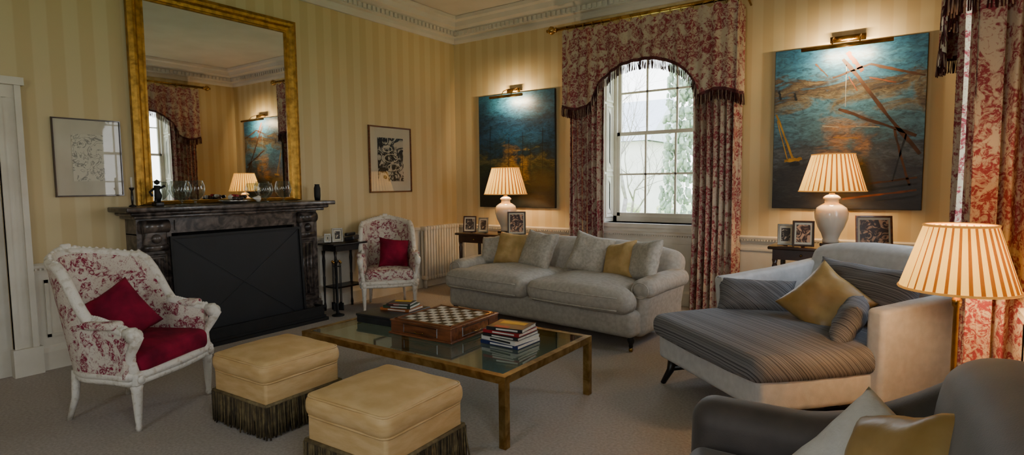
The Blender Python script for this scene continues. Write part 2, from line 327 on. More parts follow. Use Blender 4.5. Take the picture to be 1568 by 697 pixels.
# curtains
def curtains(loc,rz,flare=0):
    w=1.07; D=.34
    mb=MB('curtain_rod'); mb.add(tube([(-1.2,-.25,3.47),(1.2,-.25,3.47)],.024,10),'bright')
    for s in(-1,1):
        mb.add(lathe([(0,0),(.02,.0),(.035,.02),(.02,.04),(.045,.06),(.055,.09),(.04,.12),(.015,.14),(.022,.155),(0,.17)],14),'bright',T(s*1.19,-.25,3.47,ry=90*s))
        mb.add(tube([(s*1.12,-.25,3.47),(s*1.12,-.1,3.45),(s*1.12,0,3.42)],.012,6),'bright')
    for i in range(18):
        x=-1.05+i*2.1/17; mb.add(tube([(x+.004*math.sin(a),-.25+.03*math.cos(a),3.455+.035*math.sin(a)) for a in [2*pi*k/12 for k in range(12)]],.004,5,True),'bright')
    mb.build(loc,rz)
    ln=[D-.03,2*w,D-.03]; tot=sum(ln)
    def pt(u):
        s=u*tot
        if s<=ln[0]: t=s/ln[0]; return -w,-.03-(D-.03)*t,1,0
        s-=ln[0]
        if s<=ln[1]: t=s/ln[1]; return -w+2*w*t,-D,0,1
        s-=ln[1]; t=min(1,s/ln[2]); return w,-D+(D-.03)*t,-1,0
    def zb(x):
        t=abs(x)/w; k=.60
        return 2.46+.04*math.sin(x*9)*(t>.6) + (.47*math.sqrt(max(0,1-(t/k)**2)) if t<k else 0)
    def pf(u,v):
        x,y,nx,ny=pt(u); f=math.sin(u*tot*46)*.016+math.sin(u*tot*17+1)*.014; f*=(.5+.5*v)
        zt=3.40+.02*math.sin(u*tot*40); z=zt+(zb(x)-zt)*v
        return (x+(f if ny==0 else 0),y-(f if ny else 0),z)
    mb=MB('curtain_pelmet'); mb.add(grid(200,12,pf),'toile'); mb.add(grid(200,1,lambda u,v:(pf(u,1)[0],pf(u,1)[1]-.006,pf(u,1)[2]+.02-.04*v)),'frm1')
    fringe(mb,[Vector(pf(i/300,1))+Vector((0,-.006,-.01)) for i in range(301)],.11,.009,.005,['frm1','frm1','frm2'],.06); mb.build(loc,rz)
    for s in(-1,1):
        def df(u,v,s=s):
            Lf,Lr=.50,.17; q=u*(Lf+Lr); ph=u*2*pi*9+s; a=.045+.012*math.sin(u*9); wv=a*math.sin(ph+.6*math.sin(v*4+u*5)); sway=.03*math.sin(v*pi)
            fl=flare*v*(s>0)
            if q<Lf: x=.53+q+sway*(1-q/Lf)+fl*q/Lf; y=-.2+wv; x+=.012*math.sin(2*ph)
            else: t=(q-Lf)/Lr; x=1.03+fl+wv*.7*min(1,t*3); y=-.2+.17*t+wv*max(0,1-t*3)
            return (s*x,y,3.38*(1-v)+.01)
        g=grid(140,26,df)
        if s==-1: g=(g[0],[f[::-1] for f in g[1]])
        MB('curtain_drape').add(g,'toile').build(loc,rz)
curtains((W1,0,0),0); curtains((XR,W2,0),-90,.16)
# radiator
mb=MB('radiator')
for i in range(13):
    y=-.83+i*.058
    for x in (.055,.12): mb.add(rbox(.045,.042,.72,.02,2,(1,1,6)),'white',T(x,y,.5))
    mb.add(rbox(.12,.05,.07,.024,2,1),'white',T(.0875,y,.86)).add(rbox(.12,.05,.07,.024,2,1),'white',T(.0875,y,.15))
for y in(-.82,-.14): mb.add(bb(.05,.12,y-.01,y+.01,0,.14),'white')
mb.build()
# fireplace
mb=MB('fireplace'); y0,y1=-4.58,-2.72; yc=(y0+y1)/2; e0=.002
mb.add(rbox(.40,2.13,.045,.012,2,1),'marble',T(.202,yc,1.30)).add(rbox(.35,2.03,.04,.02,2,1),'marble',T(.177,yc,1.262)).add(rbox(.31,1.95,.03,.01,2,1),'marble',T(.157,yc,1.23))
mb.add(bb(e0,.22,y0,y1,1.07,1.215),'marble',None,False).add(bb(e0,.235,y0+.32,y1-.32,1.095,1.19),'marble',None,False)
for s,ye in((1,y0),(-1,y1)):
    a,b_=sorted((ye,ye+s*.29)); c=(a+b_)/2
    mb.add(bb(e0,.221,a,b_,0,1.08),'marble',None,False).add(bb(e0,.27,a-.01,b_+.01,0,.17),'marble',None,False).add(bb(e0,.255,a,b_,.17,.2),'marble',None,False)
    mb.add(frame(.17,.62,[(0.02,0),(.01,-.015),(0,-.015),(-.01,0)]),'marble',T(.22,c,.56,rz=90),False)
    for k in range(3): mb.add(bb(.2,.235,c-.06+k*.05,c-.035+k*.05,.28,.85),'marble')
    mb.add(tube([(.24,c-.11,1.14),(.24,c+.11,1.14)],.06,14),'marble').add(tube([(.235,c-.1,.95),(.235,c+.1,.95)],.035,12),'marble')
    mb.add(rbox(.10,.2,.22,.03,3,2),'marble',T(.21,c,1.05))
    mb.add(lathe([(0,.02),(.03,.02),(.045,0),(.045,-.01)],12),'marble',T(.265,c,1.03,ry=90))
mb.add(bb(e0,.02,y0+.29,y1-.29,0,1.07),'soot',None,False).add(bb(.02,.19,y0+.29,y0+.36,0,1.07),'soot',None,False).add(bb(.02,.19,y1-.36,y1-.29,0,1.07),'soot',None,False).add(bb(.02,.19,y0+.29,y1-.29,1.0,1.068),'soot',None,False)
mb.add(bb(e0,.52,y0+.1,y1-.1,0,.035),'black',None,False); mb.build()
mb=MB('fireguard'); gw=1.36; gh=1.0
mb.add(frame(gw-.05,gh-.05,[(0,0),(0,-.02),(.025,-.02),(.025,0)]),'black',None,False).add(box(gw-.04,.006,gh-.04),'guard',None,False)
mb.add(tube([(-gw/2+.02,-.012,-gh/2),(gw/2-.02,-.012,gh/2-.02)],.0018,5),'wire').add(tube([(gw/2-.02,-.012,-gh/2),(-gw/2+.02,-.012,gh/2-.02)],.0018,5),'wire')
ob=mb.build((.29,yc,.545),90); ob.rotation_euler=(math.radians(-3),0,math.radians(90))
mb=MB('fender'); X=.5
for z0,z1 in((.036,.06),(.14,.165)):
    mb.add(bb(X-.03,X,-4.42,-2.84,z0,z1),'black',None,False).add(bb(.34,X-.031,-4.42,-4.39,z0,z1),'black',None,False).add(bb(.34,X-.031,-2.87,-2.84,z0,z1),'black',None,False)
mb.add(bb(X-.02,X-.01,-4.4,-2.86,.05,.15),'black',None,False).add(bb(.34,X-.02,-4.41,-4.4,.05,.15),'black',None,False).add(bb(.34,X-.02,-2.86,-2.85,.05,.15),'black',None,False); mb.build()
# mirror
fy0,fy1,fz0,fz1=-4.49,-2.79,1.328,3.32; w=fy1-fy0-.28; h=fz1-fz0-.14-.04
mb=MB('overmantel_mirror'); mb.add(frame(w,h,[(0,-.02),(.005,-.04),(.02,-.04),(.03,-.03),(.06,-.035),(.08,-.055),(.105,-.065),(.12,-.055),(.14,-.045),(.14,0)],.28),'gold',None,False)
mb.add(box(w+.02,.004,h+.02),'mirror',T(0,-.02,0),False).add(box(w+.2,.015,h+.06),'wood',T(0,-.008,0),False)
mb.build((.02,(fy0+fy1)/2,fz0+.04+h/2),90)
def picture(nm,w,h,fm,fw,mat,mount=.0,dep=.025):
    mb=MB(nm); mb.add(frame(w-2*fw,h-2*fw,[(0,-dep*.4),(fw*.2,-dep),(fw*.8,-dep),(fw,-dep*.6),(fw,0)]),fm,None,False)
    mb.add(box(w-1.5*fw,.004,h-1.5*fw),'paper',T(0,-.006,0),False)
    mb.add(box(w-2*fw-2*mount,.003,h-2*fw-2*mount),mat,T(0,-.0095,0),False)
    mb.add(box(w-1.8*fw,.002,h-1.8*fw),'glass',T(0,-.014,0),False)
    return mb
picture('framed_sketch',.50,.66,'wood',.012,'sk1',.12).build((.005,-4.83,1.75),90)
mb=picture('framed_drawing',.76,.88,'walnut',.02,'sk2',.13)
for (x,z,rx,rz_) in((.0,.02,.17,.09),(.05,-.1,.16,.07),(-.06,.14,.12,.06)):
    mb.add(tube([(x+rx*math.cos(a),-.0115,z+rz_*math.sin(a)) for a in [2*pi*k/24 for k in range(24)]],.004,4,True),'pole')
    mb.add(tube([(x+rx*.7*math.cos(a),-.0115,z+rz_*.6*math.sin(a)) for a in [2*pi*k/24 for k in range(24)]],.006,4,True),'paper')
mb.build((.005,-1.36,1.83),90)
def canvas(nm,mat,x0,x1,z0,z1,extra):
    w,h=x1-x0,z1-z0; mb=MB(nm); mb.add(rbox(w,.035,h,.005,2,1),'blk').add(box(w-.01,.004,h-.01),mat,T(0,-.02,0),False); extra(mb,w,h)
    ob=mb.build(((x0+x1)/2,-.03,(z0+z1)/2),0); return ob
def stroke(mb,a,b,wd,m):
    a=Vector((a[0],-.0235,a[1]));b=Vector((b[0],-.0235,b[1])); d=(b-a).normalized(); n=Vector((-d.z,0,d.x))*wd/2; N=10
    pv=[];f=[]
    for i in range(N+1):
        t=i/N; p=a.lerp(b,t)+n*.5*noise.noise(Vector((a.x*9+t*5,a.z*7,0))); k=.7+.5*noise.noise(Vector((t*7,a.x*5,3))); pv+=[tuple(p+n*k),tuple(p-n*k)]
    for i in range(N): f.append((2*i,2*i+2,2*i+3,2*i+1))
    mb.add((pv,f),m,None,False)
def exL(mb,w,h):
    for x,z0,z1 in((-.45,-.35,.38),(-.12,-.4,.2),(.12,-.4,.25),(.25,-.35,.1),(.45,-.4,.3)): stroke(mb,(x,z0),(x+.01,z1),.010,'pole'); stroke(mb,(x-.05,z1-.06),(x+.05,z1-.05),.007,'pole')
    for z in(-.55,-.62,-.7): stroke(mb,(-.6,z),(.6,z+.03),.02,'pole')
def exR(mb,w,h):
    stroke(mb,(-.03,.68),(.63,-.30),.046,'beam'); stroke(mb,(.0,.74),(.14,.54),.055,'beam2'); stroke(mb,(.65,.44),(.2,.60),.034,'beam'); stroke(mb,(.2,.60),(-.12,.50),.026,'beam'); stroke(mb,(.02,.5),(.1,.35),.014,'beam2')
    stroke(mb,(-.06,.18),(.60,-.12),.040,'beam'); stroke(mb,(.42,-.05),(.56,-.60),.028,'beam'); stroke(mb,(.52,-.1),(.42,-.55),.02,'pole'); stroke(mb,(.0,.62),(.0,.2),.008,'pwhite'); stroke(mb,(-.28,.66),(-.16,.52),.016,'beam')
    stroke(mb,(.2,.47),(.42,.40),.02,'beam2'); stroke(mb,(.1,.0),(.3,-.02),.012,'pwhite'); stroke(mb,(-.2,.02),(-.05,.0),.010,'pwhite'); stroke(mb,(-.1,-.1),(.12,-.12),.012,'yelp')
    stroke(mb,(-.64,.17),(-.47,-.30),.030,'yelp'); stroke(mb,(-.63,.10),(-.52,-.32),.014,'yelp'); stroke(mb,(-.55,-.33),(-.38,-.31),.045,'yelp'); stroke(mb,(-.5,-.37),(-.40,-.36),.05,'pole')
    stroke(mb,(-.62,.42),(-.60,.32),.03,'pole'); stroke(mb,(-.47,.38),(-.45,.30),.03,'pole')
    for z,m in((-.58,'beam'),(-.64,'pole'),(-.70,'beam2'),(-.76,'pole')): stroke(mb,(.0,z-.03),(.62,z+.06),.026,m)
canvas('painting_seascape','pL',.5,1.81,1.15,2.77,exL); canvas('painting_harbour','pR',4.55,5.88,1.2,2.87,exR)
def plight(x,z,w,e):
    mb=MB('picture_light'); mb.add(tube([(-w/2,-.2,0),(w/2,-.2,0)],.02,12),'bright')
    for s in(-.15,.15): mb.add(tube([(s*w,0.0,.10),(s*w,-.04,.12),(s*w,-.14,.08),(s*w,-.2,.01)],.007,6),'bright')
    mb.add(bb(-w*.2,w*.2,-.015,0,.07,.13),'bright'); ob=mb.build((x,-.055,z),0)
    l=light('picture_light_bulb','AREA',(0,-.19,-.028),e,(1,.72,.40),w*.5,(math.radians(75),0,0),ob,.03)
plight(1.14,2.70,.55,17); plight(5.22,2.81,.78,22)
# lamps
def lampshade(mb,r0,r1,z0,z1,np=34):
    n=np*3; A=([],[]);B=([],[])
    for i in range(n):
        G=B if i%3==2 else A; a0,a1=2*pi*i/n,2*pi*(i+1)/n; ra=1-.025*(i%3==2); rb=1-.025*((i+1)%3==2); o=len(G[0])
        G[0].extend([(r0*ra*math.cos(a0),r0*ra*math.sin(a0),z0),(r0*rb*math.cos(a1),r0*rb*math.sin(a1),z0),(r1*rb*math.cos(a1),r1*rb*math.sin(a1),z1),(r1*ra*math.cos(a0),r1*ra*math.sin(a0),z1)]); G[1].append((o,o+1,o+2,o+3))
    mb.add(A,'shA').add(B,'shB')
    for r,z in((r0,z0),(r1,z1)): mb.add(tube([(r*math.cos(2*pi*k/40),r*math.sin(2*pi*k/40),z) for k in range(40)],.006,6,True),'shrim')
    for k in range(3): a=2*pi*k/3; mb.add(tube([(0,0,z1-.03),(r1*math.cos(a),r1*math.sin(a),z1-.01)],.002,4),'bright')
LC=(1,.70,.38)
def table_lamp(x,y,z,e):
    mb=MB('table_lamp'); mb.add(rbox(.17,.17,.03,.008,2,1),'wood',T(0,0,.017))
    mb.add(lathe([(0,.03),(.07,.03),(.075,.05),(.068,.07),(.085,.12),(.12,.19),(.145,.27),(.148,.32),(.13,.37),(.09,.40),(.062,.415),(.06,.45),(.075,.455),(.075,.47),(.05,.49),(.02,.5),(0,.5)],28),'ceramic')
    mb.add(tube([(0,0,.5),(0,0,.84)],.008,8),'bright').add(lathe([(0,.5),(.028,.5),(.03,.53),(.012,.55)],14),'bright').add(lathe([(0,.84),(.012,.845),(.014,.86),(0,.88)],10),'bright')
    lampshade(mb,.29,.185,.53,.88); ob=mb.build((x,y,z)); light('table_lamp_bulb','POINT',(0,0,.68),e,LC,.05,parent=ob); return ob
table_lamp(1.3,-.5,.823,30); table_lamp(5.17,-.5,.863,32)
mb=MB('floor_lamp'); mb.add(lathe([(0,0),(.14,0),(.14,.015),(.05,.03),(.02,.06),(.013,.1),(.012,.9),(.02,.91),(.02,.94),(.01,.96),(.01,1.1)],20),'bright'); lampshade(mb,.23,.14,.99,1.285,32)
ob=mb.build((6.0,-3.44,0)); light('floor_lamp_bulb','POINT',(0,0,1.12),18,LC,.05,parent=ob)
# consoles
def console(nm,x0,x1,y0,y1,h):
    mb=MB(nm); mb.add(rbox(x1-x0,y1-y0,.03,.01,2,1),'wood',T((x0+x1)/2,(y0+y1)/2,h-.015)).add(bb(x0+.04,x1-.04,y0+.04,y1-.02,h-.13,h-.03),'wood',None,False)
    for x in(x0+.06,x1-.06):
        for y in(y0+.06,y1-.06): mb.add(lathe([(.012,0),(.016,.03),(.012,.06),(.022,.4),(.026,h-.2),(.02,h-.17),(.028,h-.13)],12),'wood',T(x,y,0))
    for k in(-1,1): mb.add(lathe([(0,.02),(.012,.015),(.008,0)],10),'bright',T((x0+x1)/2+k*.25,y0+.04,h-.08,rx=90))
    mb.build()
console('console_table',.62,1.75,-.78,-.24,.82); console('console_table',4.66,5.75,-.80,-.24,.86)
def photo_frame(x,y,z,w,h,rz,fm,mat='photo'):
    mb=MB('photo_frame'); t=T(0,0,h/2*math.cos(.2)+.006,rx=-11); mb.add(frame(w-.04,h-.04,[(0,-.006),(.004,-.014),(.016,-.014),(.02,0)]),fm,t,False).add(box(w-.03,.006,h-.03),'paper',t,False).add(box(w-.07,.001,h-.08),mat,t@T(0,-.0045,0),False)
    mb.add(([(0,0.01,h*.7),(-.02,.01,h*.7),(-.02,h*.42,0),(.02,h*.42,0)],[(0,1,2,3)]),'blk',None,False); mb.build((x,y,z),rz)
photo_frame(.80,-.66,.82,.19,.23,25,'wood'); photo_frame(.99,-.60,.82,.15,.21,20,'silver'); photo_frame(1.60,-.68,.82,.24,.31,35,'wood','photo2')
photo_frame(4.80,-.66,.86,.15,.21,10,'silver'); photo_frame(4.96,-.70,.86,.19,.25,8,'wood','photo2'); photo_frame(5.53,-.62,.86,.30,.31,18,'walnut','photo2')
# bergere
def bergere(loc,rz,seatmat,pz,sx_=1.0):
    mb=MB('bergere_armchair'); a,b_,cy=.325,.30,.0
    def plan(s):
        if abs(s)<=.5: g=s/.5*pi/2; return a*math.sin(g),cy+b_*math.cos(g),math.cos(g)
        q=(abs(s)-.5)/.5; return math.copysign(a+.03*q*q,s),cy-q*.27,0
    def ss(e0,e1,x): t=max(0,min(1,(x-e0)/(e1-e0))); return t*t*(3-2*t)
    def zt(s): q=abs(s); return 1.0+.05*math.cos(min(1,q/.3)*pi/2)-.33*ss(.34,.52,q)-.05*ss(.5,1,q)
    def pos(s,z,off):
        x,y,c=plan(s); k=(z-.36); x0,y0,_=plan(s-.001); x1,y1,_=plan(s+.001); n=Vector((y1-y0,-(x1-x0),0)).normalized()
        if n.dot(Vector((x,y+.1,0)))<0: n=-n
        return (x*(1+.16*max(0,k)*(c>.0))+n.x*off, y+.26*k*c+n.y*off, z)
    NU,NV=48,12
    def inner(u,v): s=-1+2*u; z=.34+(zt(s)-.34)*v; return pos(s,z,-.03-.025*math.sin(pi*v)**.6)
    def outer(u,v): s=-1+2*u; z=.34+(zt(s)-.34)*v; return pos(s,z,.025)
    mb.add(grid(NU,NV,inner),'toilec'); mb.add(grid(NU,NV,outer),'toilec'); mb.add(grid(NU,1,lambda u,v: pos(-1+2*u,zt(-1+2*u),-.03+.055*v)),'paintw')
    for u in(0,1): mb.add(grid(1,NV,lambda t,v,u=u:tuple(Vector(inner(u,v)).lerp(Vector(outer(u,v)),t))),'toilec')
    rim=[pos(-1+2*i/64,zt(-1+2*i/64)+.008,0) for i in range(65)]; mb.add(tube(rim,.033,8),'paintw')
    for i in range(0,65): 
        p=rim[i]; mb.add(lathe([(0,-.013),(.012,-.006),(.012,.006),(0,.013)],6),'paintw',T(p[0],p[1],p[2]+.028))
    for k,sx in((0,0),(1,-.06),(1,.06),(2,-.11),(2,.11)):
        p=pos(sx,zt(sx)+.045-.012*k,0); mb.add(rbox(.07-.012*k,.03,.05-.01*k,.012,3,1),'paintw',T(*p,ry=sx*300))
    rail=[(pos(-1+2*i/40,.33,0)) for i in range(41)]; fr=[(.33-.66*i/10,-.29-.035*math.sin(pi*i/10),.33) for i in range(1,10)]
    loop=rail+fr; mb.add(tube([(p[0],p[1],.345) for p in loop],.03,8,True),'paintw').add(tube([(p[0]*.99,p[1],.31) for p in loop],.024,8,True),'paintw')
    for s in(-1,1):
        e=pos(s,zt(s),0); mb.add(tube([e,(e[0],e[1]-.05,e[2]+.005),(e[0],e[1]-.075,e[2]-.03),(e[0]-.005*s,e[1]-.05,e[2]-.08),(e[0]-.015*s,e[1]+.01,e[2]-.17),(s*.325,e[1]-.0,.42),(s*.32,-.28,.34)],[.033,.036,.036,.028,.026,.028,.034],10),'paintw')
        mb.add(tube([(e[0]-.035,e[1]-.055,e[2]-.015),(e[0]+.035,e[1]-.055,e[2]-.015)],.034,12),'paintw')
        mb.add(rbox(.10,.24,.05,.024,3,2),'toilec',T(s*.345,-.1,zt(.8)+.025))
        mb.add(rbox(.07,.07,.075,.01,2,1),'paintw',T(s*.315,-.285,.325)).add(lathe([(.014,0),(.02,.02),(.016,.04),(.022,.12),(.03,.26),(.034,.28),(.024,.295)],14,7,.07),'paintw',T(s*.315,-.285,0))
        mb.add(tube([(s*.23,.30,0),(s*.225,.25,.15),(s*.22,.235,.33)],[.016,.022,.028],10),'paintw').add(lathe([(0,.01),(.025,.008),(.028,0)],10),'paintw',T(s*.315,-.32,.325,rx=90))
    def sc(p): x,y,z=p; k=max(0,(y+.0)/.3); x*=1-.30*k*k; return (x,y,z+(.03*(1-(x/.3)**2)*(1-(y/.3)**2) if z>0 else 0))
    mb.add(rbox(.60,.60,.14,.055,3,8,sc,.006,6),seatmat,T(0,-.035,.42))
    mb.add(pillow(.40,.38,.15,seed=3),'crimson',T(pz[0],pz[1],pz[4],rx=-24,rz=pz[2],ry=pz[3]))
    mb.v=[(x*sx_,y,z) for x,y,z in mb.v]
    mb.build(loc,rz)
bergere((1.57,-5.16,0),116,'crimson',(-.10,.02,-14,-25,.66)); bergere((.57,-1.97,0),50,'toilec',(.08,-.02,8,8,.66),.93)
# ottomans
def ottoman(loc,rz,s):
    mb=MB('ottoman'); cr=lambda p:(p[0]*(1+.015*(1-abs(p[2])/.07)),p[1]*(1+.015*(1-abs(p[2])/.07)),p[2]+(.035*(1-(p[0]/(s/2))**2)*(1-(p[1]/(s/2))**2) if p[2]>0 else 0))
    mb.add(rbox(s,s,.13,.05,3,8,cr,.007,7),'ott',T(0,0,.385)).add(rbox(s-.03,s-.03,.20,.02,3,2),'ott',T(0,0,.24))
    for z in(.335,.435):
        q=s/2-.012; c=.04; pts=[]
        for sx,sy in((-1,-1),(1,-1),(1,1),(-1,1)):
            g={(-1,-1):180,(1,-1):270,(1,1):0,(-1,1):90}[(sx,sy)]
            for k in range(4): an=math.radians(g+k*30); pts.append((sx*(q-c)+c*math.cos(an),sy*(q-c)+c*math.sin(an),z))
        mb.add(tube(pts,.007,6,True),'ott')
    h=s/2-.008
    for hh,z in((h,.205),(h+.006,.2)): fringe(mb,[(-hh,-hh,z),(hh,-hh,z),(hh,hh,z),(-hh,hh,z),(-hh,-hh,z)],.19,.0085,.006,['fr1','fr2'],.045)
    for a,b_ in (((-h,-h),(h,-h)),((h,-h),(h,h)),((h,h),(-h,h)),((-h,h),(-h,-h))): mb.add(tube([(*a,.205),(*b_,.205)],.011,6),'fr1')
    mb.build(loc,rz)
ottoman((2.47,-4.69,0),2,.57); ottoman((3.60,-4.79,0),2,.59)
# coffee table
mb=MB('coffee_table'); x0,x1,y0,y1,h=2.13,3.99,-4.27,-3.22,.42; t=.045
for a in((x0,x1,y0,y0+t),(x0,x1,y1-t,y1),(x0,x0+t,y0+t,y1-t),(x1-t,x1,y0+t,y1-t)): mb.add(bb(*a,h-t,h),'brass',None,False)
for x in(x0,x1-t):
    for y in(y0,y1-t): mb.add(bb(x,x+t,y,y+t,0,h-t),'brass',None,False)
mb.add(bb(x0+t,x1-t,y0+t,y1-t,h-.012,h-.002),'tglass',None,False); mb.build()
h=.42
mb=MB('chess_board'); S=.56; mb.add(rbox(S,S,.085,.005,2,1),'walnut',T(0,0,.055)).add(rbox(S+.03,S+.03,.016,.006,2,1),'walnut',T(0,0,.008)).add(rbox(S+.012,S+.012,.012,.004,2,1),'walnut',T(0,0,.1))
q=.47/8
for i in range(8):
    for j in range(8): mb.add(bb(-.235+i*q,-.235+(i+1)*q,-.235+j*q,-.235+(j+1)*q,.104,.1085),'sq_w' if (i+j)%2 else 'sq_b',None,False)
for a in((-.26,.26,-.262,-.24),(-.26,.26,.24,.262),(-.262,-.24,-.26,.26),(.24,.262,-.26,.26)): mb.add(bb(*a,.1,.113),'walnut',None,False)
mb.add(frame(.3,.05,[(0,0),(.004,-.004),(.008,0)]),'wood',T(0,-S/2,.055),False).add(tube([(.04*math.cos(a),-S/2-.012,.045-.012*math.sin(a)) for a in [pi*k/8 for k in range(9)]],.004,6),'bright')
mb.add(frame(.3,.05,[(0,0),(.004,-.004),(.008,0)]),'wood',T(S/2,0,.055,rz=90),False).add(tube([(S/2+.012,.04*math.cos(a),.045-.012*math.sin(a)) for a in [pi*k/8 for k in range(9)]],.004,6),'bright')
mb.build((3.01,-3.66,h),2)
def books(nm,loc,rz,lst):
    mb=MB(nm); z=0
    for w,d,t,c,r,(dx,dy) in lst:
        tr=T(dx,dy,z+t/2,rz=r); mb.add(box(w-.008,d-.008,t-.006),'page',tr,False).add(rbox(w,d,.003,.001,1,1),c,tr@T(0,0,t/2-.0015),False).add(rbox(w,d,.003,.001,1,1),c,tr@T(0,0,-t/2+.0015),False).add(bb(-w/2,w/2,-d/2,-d/2+.003,-t/2,t/2),c,tr,False)
        mb.add(box(w*.6,.001,t*.45),'wht' if c!='wht' else 'blk',tr@T(.02,-d/2-.0005,0),False).add(box(w*.7,d*.3,.001),'yel' if c!='yel' else 'red',tr@T(0,.04,t/2+.0006),False).add(box(w*.4,d*.2,.001),'red' if c!='red' else 'wht',tr@T(-.03,-.08,t/2+.0006),False); z+=t
    mb.build(loc,rz)
books('book_stack',(3.60,-3.66,h),-4,[(.31,.27,.024,'blue',3,(0,0)),(.30,.26,.028,'wht',-2,(.0,0)),(.29,.25,.02,'blk',4,(0,0)),(.29,.24,.022,'red',6,(-.01,.01)),(.27,.22,.024,'blk',12,(0,.01))])
mb=MB('black_box'); mb.add(rbox(.36,.46,.07,.008,2,1),'blk',T(0,0,.035)).add(rbox(.37,.47,.02,.006,2,1),'blk',T(0,0,.062)); mb.build((2.42,-3.62,h),4)
books('book_stack',(2.45,-3.56,h+.073),10,[(.28,.2,.02,'org',0,(0,0)),(.24,.18,.02,'grn',8,(0,0)),(.2,.15,.015,'blk',14,(0,0))])
# sofa
def sofa():
    mb=MB('roll_arm_sofa'); W=2.5
    mb.add(rbox(2.30,.98,.24,.06,3,(12,5,2),None,.004),'linen',T(0,0,.25))
    for s in(-1,1):
        def cf(p,s=s):
            x,y,z=p; tx=x+(s*.085*(1 if y<-.26 else 0))*max(0,s*x/.53)
            return (tx,y-.03*(1-(x/.6)**2),z+(.07*(1-(x/.56)**2)*(1-(y/.5)**2) if z>0 else 0))
        mb.add(rbox(1.06,.92,.20,.095,4,(12,12,2),cf,.016,4,s),'linen',T(s*.535,-.11,.445))
        for z_ in(.39,.50): mb.add(tube([(s*(.02+1.10*i/16),-.585-.028*(1-((i/16-.5)*2)**2),z_) for i in range(1,16)],.006,6),'linen2')
        def af(p,s=s): x,y,z=p; k=max(0,(z+.05)/.3); return (x+s*.05*k,y,z-.03*(y<-.2)*((y+.2)/.25)**2)
        mb.add(rbox(.18,.84,.48,.08,3,(3,8,6),af,.005,5),'linen',T(s*1.10,.07,.36))
        mb.add(rbox(.22,.86,.17,.082,4,(2,8,2),lambda p:(p[0],p[1],p[2]-.05*max(0,-p[1]-.1)),.004),'linen',T(s*1.155,.065,.565))
        mb.add(tube([(s*1.155+.08*math.cos(a),-.368,.545+.07*math.sin(a)) for a in [2*pi*k/20 for k in range(20)]],.006,6,True),'linen2')
        for y,hh in((-.42,.15),(.42,.15)): mb.add(lathe([(.012,.03),(.02,.05),(.018,.07),(.03,.09),(.033,.11),(.025,.13),(.035,.16)],14),'dkwood',T(s*1.1,y,0)).add(tube([(s*1.1-.012,y,.02),(s*1.1+.012,y,.02)],.02,10),'bright')
    def bf(p): x,y,z=p; k=max(0,(z+.25)/.5); return (x,y+.10*k*k,z-.10*k*(abs(x)/1.2)**3.0+.02)
    mb.add(rbox(2.38,.26,.62,.12,4,(14,2,6),bf,.006,3),'linen',T(0,.40,.56))
    cs=[(-1.0,.0,.02,.36,'linen2',14,-6),(-.74,.0,.03,.40,'goldlinen',10,3),(-.34,-.02,.02,.45,'linen2',-6,4),(.32,.0,.03,.44,'linen2',8,12),(.68,-.02,.01,.40,'goldlinen',-14,-13),(.96,-.06,.03,.42,'linen2',-24,-8)]
    for i,(x,y,dz,sz,m,rz,ry) in enumerate(cs): mb.add(pillow(sz,sz,.17,seed=i),m,T(x,y+.14,.53+sz/2*.9+dz,rx=-24,rz=rz,ry=ry))
    mb.build((2.76,-1.62,0),-5)
sofa()
# chaise
def chaise():
    mb=MB('chaise_longue'); W=1.26
    def ff(p): x,y,z=p; k=max(0,(-y-.25)/.5); return (x*(1-.08*k*k),y,z)
    mb.add(rbox(W-.04,1.5,.2,.04,3,(4,8,2),ff,.003),'cream',T(0,0,.29))
    def cf(p): x,y,z=p; k=max(0,(-y-.15)/.5); x*=1-.08*k*k; return (x,y-.03*(1-(x/.6)**2)*(y<0),z+(.035*(1-(x/.62)**2)*(1-(y/.72)**2) if z>0 else 0))
    mb.add(rbox(W+.02,1.34,.16,.07,4,(10,12,2),cf,.006,5),'chst',T(0,-.13,.44))
    for s in(-1,1):
        def af(p,s=s): x,y,z=p; k=max(0,(z+.25)/.5); return (x+s*.03*k,y-.03*k*(y<0),z+(.11*((y+.45)/.9)**1.3 if z>0 else 0))
        d=.14 if s>0 else 0
        mb.add(rbox(.12,.90-d,.56,.03,3,(2,8,4),af,.002),'cream',T(s*(W/2-.02),.29+d/2,.475))
    def bf(p): x,y,z=p; k=max(0,(z+.3)/.6); return (x*(1+.03*k),y+.14*k*k+.05*(1-(x/.6)**2)-.03,z-.05*(abs(x)/.62)**3*k)
    mb.add(rbox(W+.02,.18,.79,.06,4,(10,2,6),bf,.004),'cream',T(0,.66,.63))
    for x in(-.5,.5):
        mb.add(tube([(x,-.66,.20),(x,-.68,.10),(x*1.04,-.73,.0)],[.035,.027,.018],10),'dkwood').add(tube([(x,.6,.20),(x,.64,.1),(x,.7,0)],[.035,.027,.018],10),'dkwood')
        mb.add(bb(x-.02,x+.02,-.66,.62,.10,.135),'dkwood')
    mb.add(bb(-.48,.48,-.15,-.11,.10,.135),'dkwood')
    mb.add(pillow(.86,.36,.2,seed=2),'chst',T(.08,.46,.75,rx=-18)).add(pillow(.56,.28,.17,seed=5),'chst',T(-.44,.0,.625,rx=-24,rz=52)).add(pillow(.44,.28,.15,seed=6),'chst',T(.38,.04,.63,rx=-24,rz=-50))
    mb.add(pillow(.44,.44,.16,seed=7),'goldsilk',T(.08,.14,.675,rx=-36,ry=34,rz=18)); mb.build((5.20,-2.51,0),-40)
chaise()
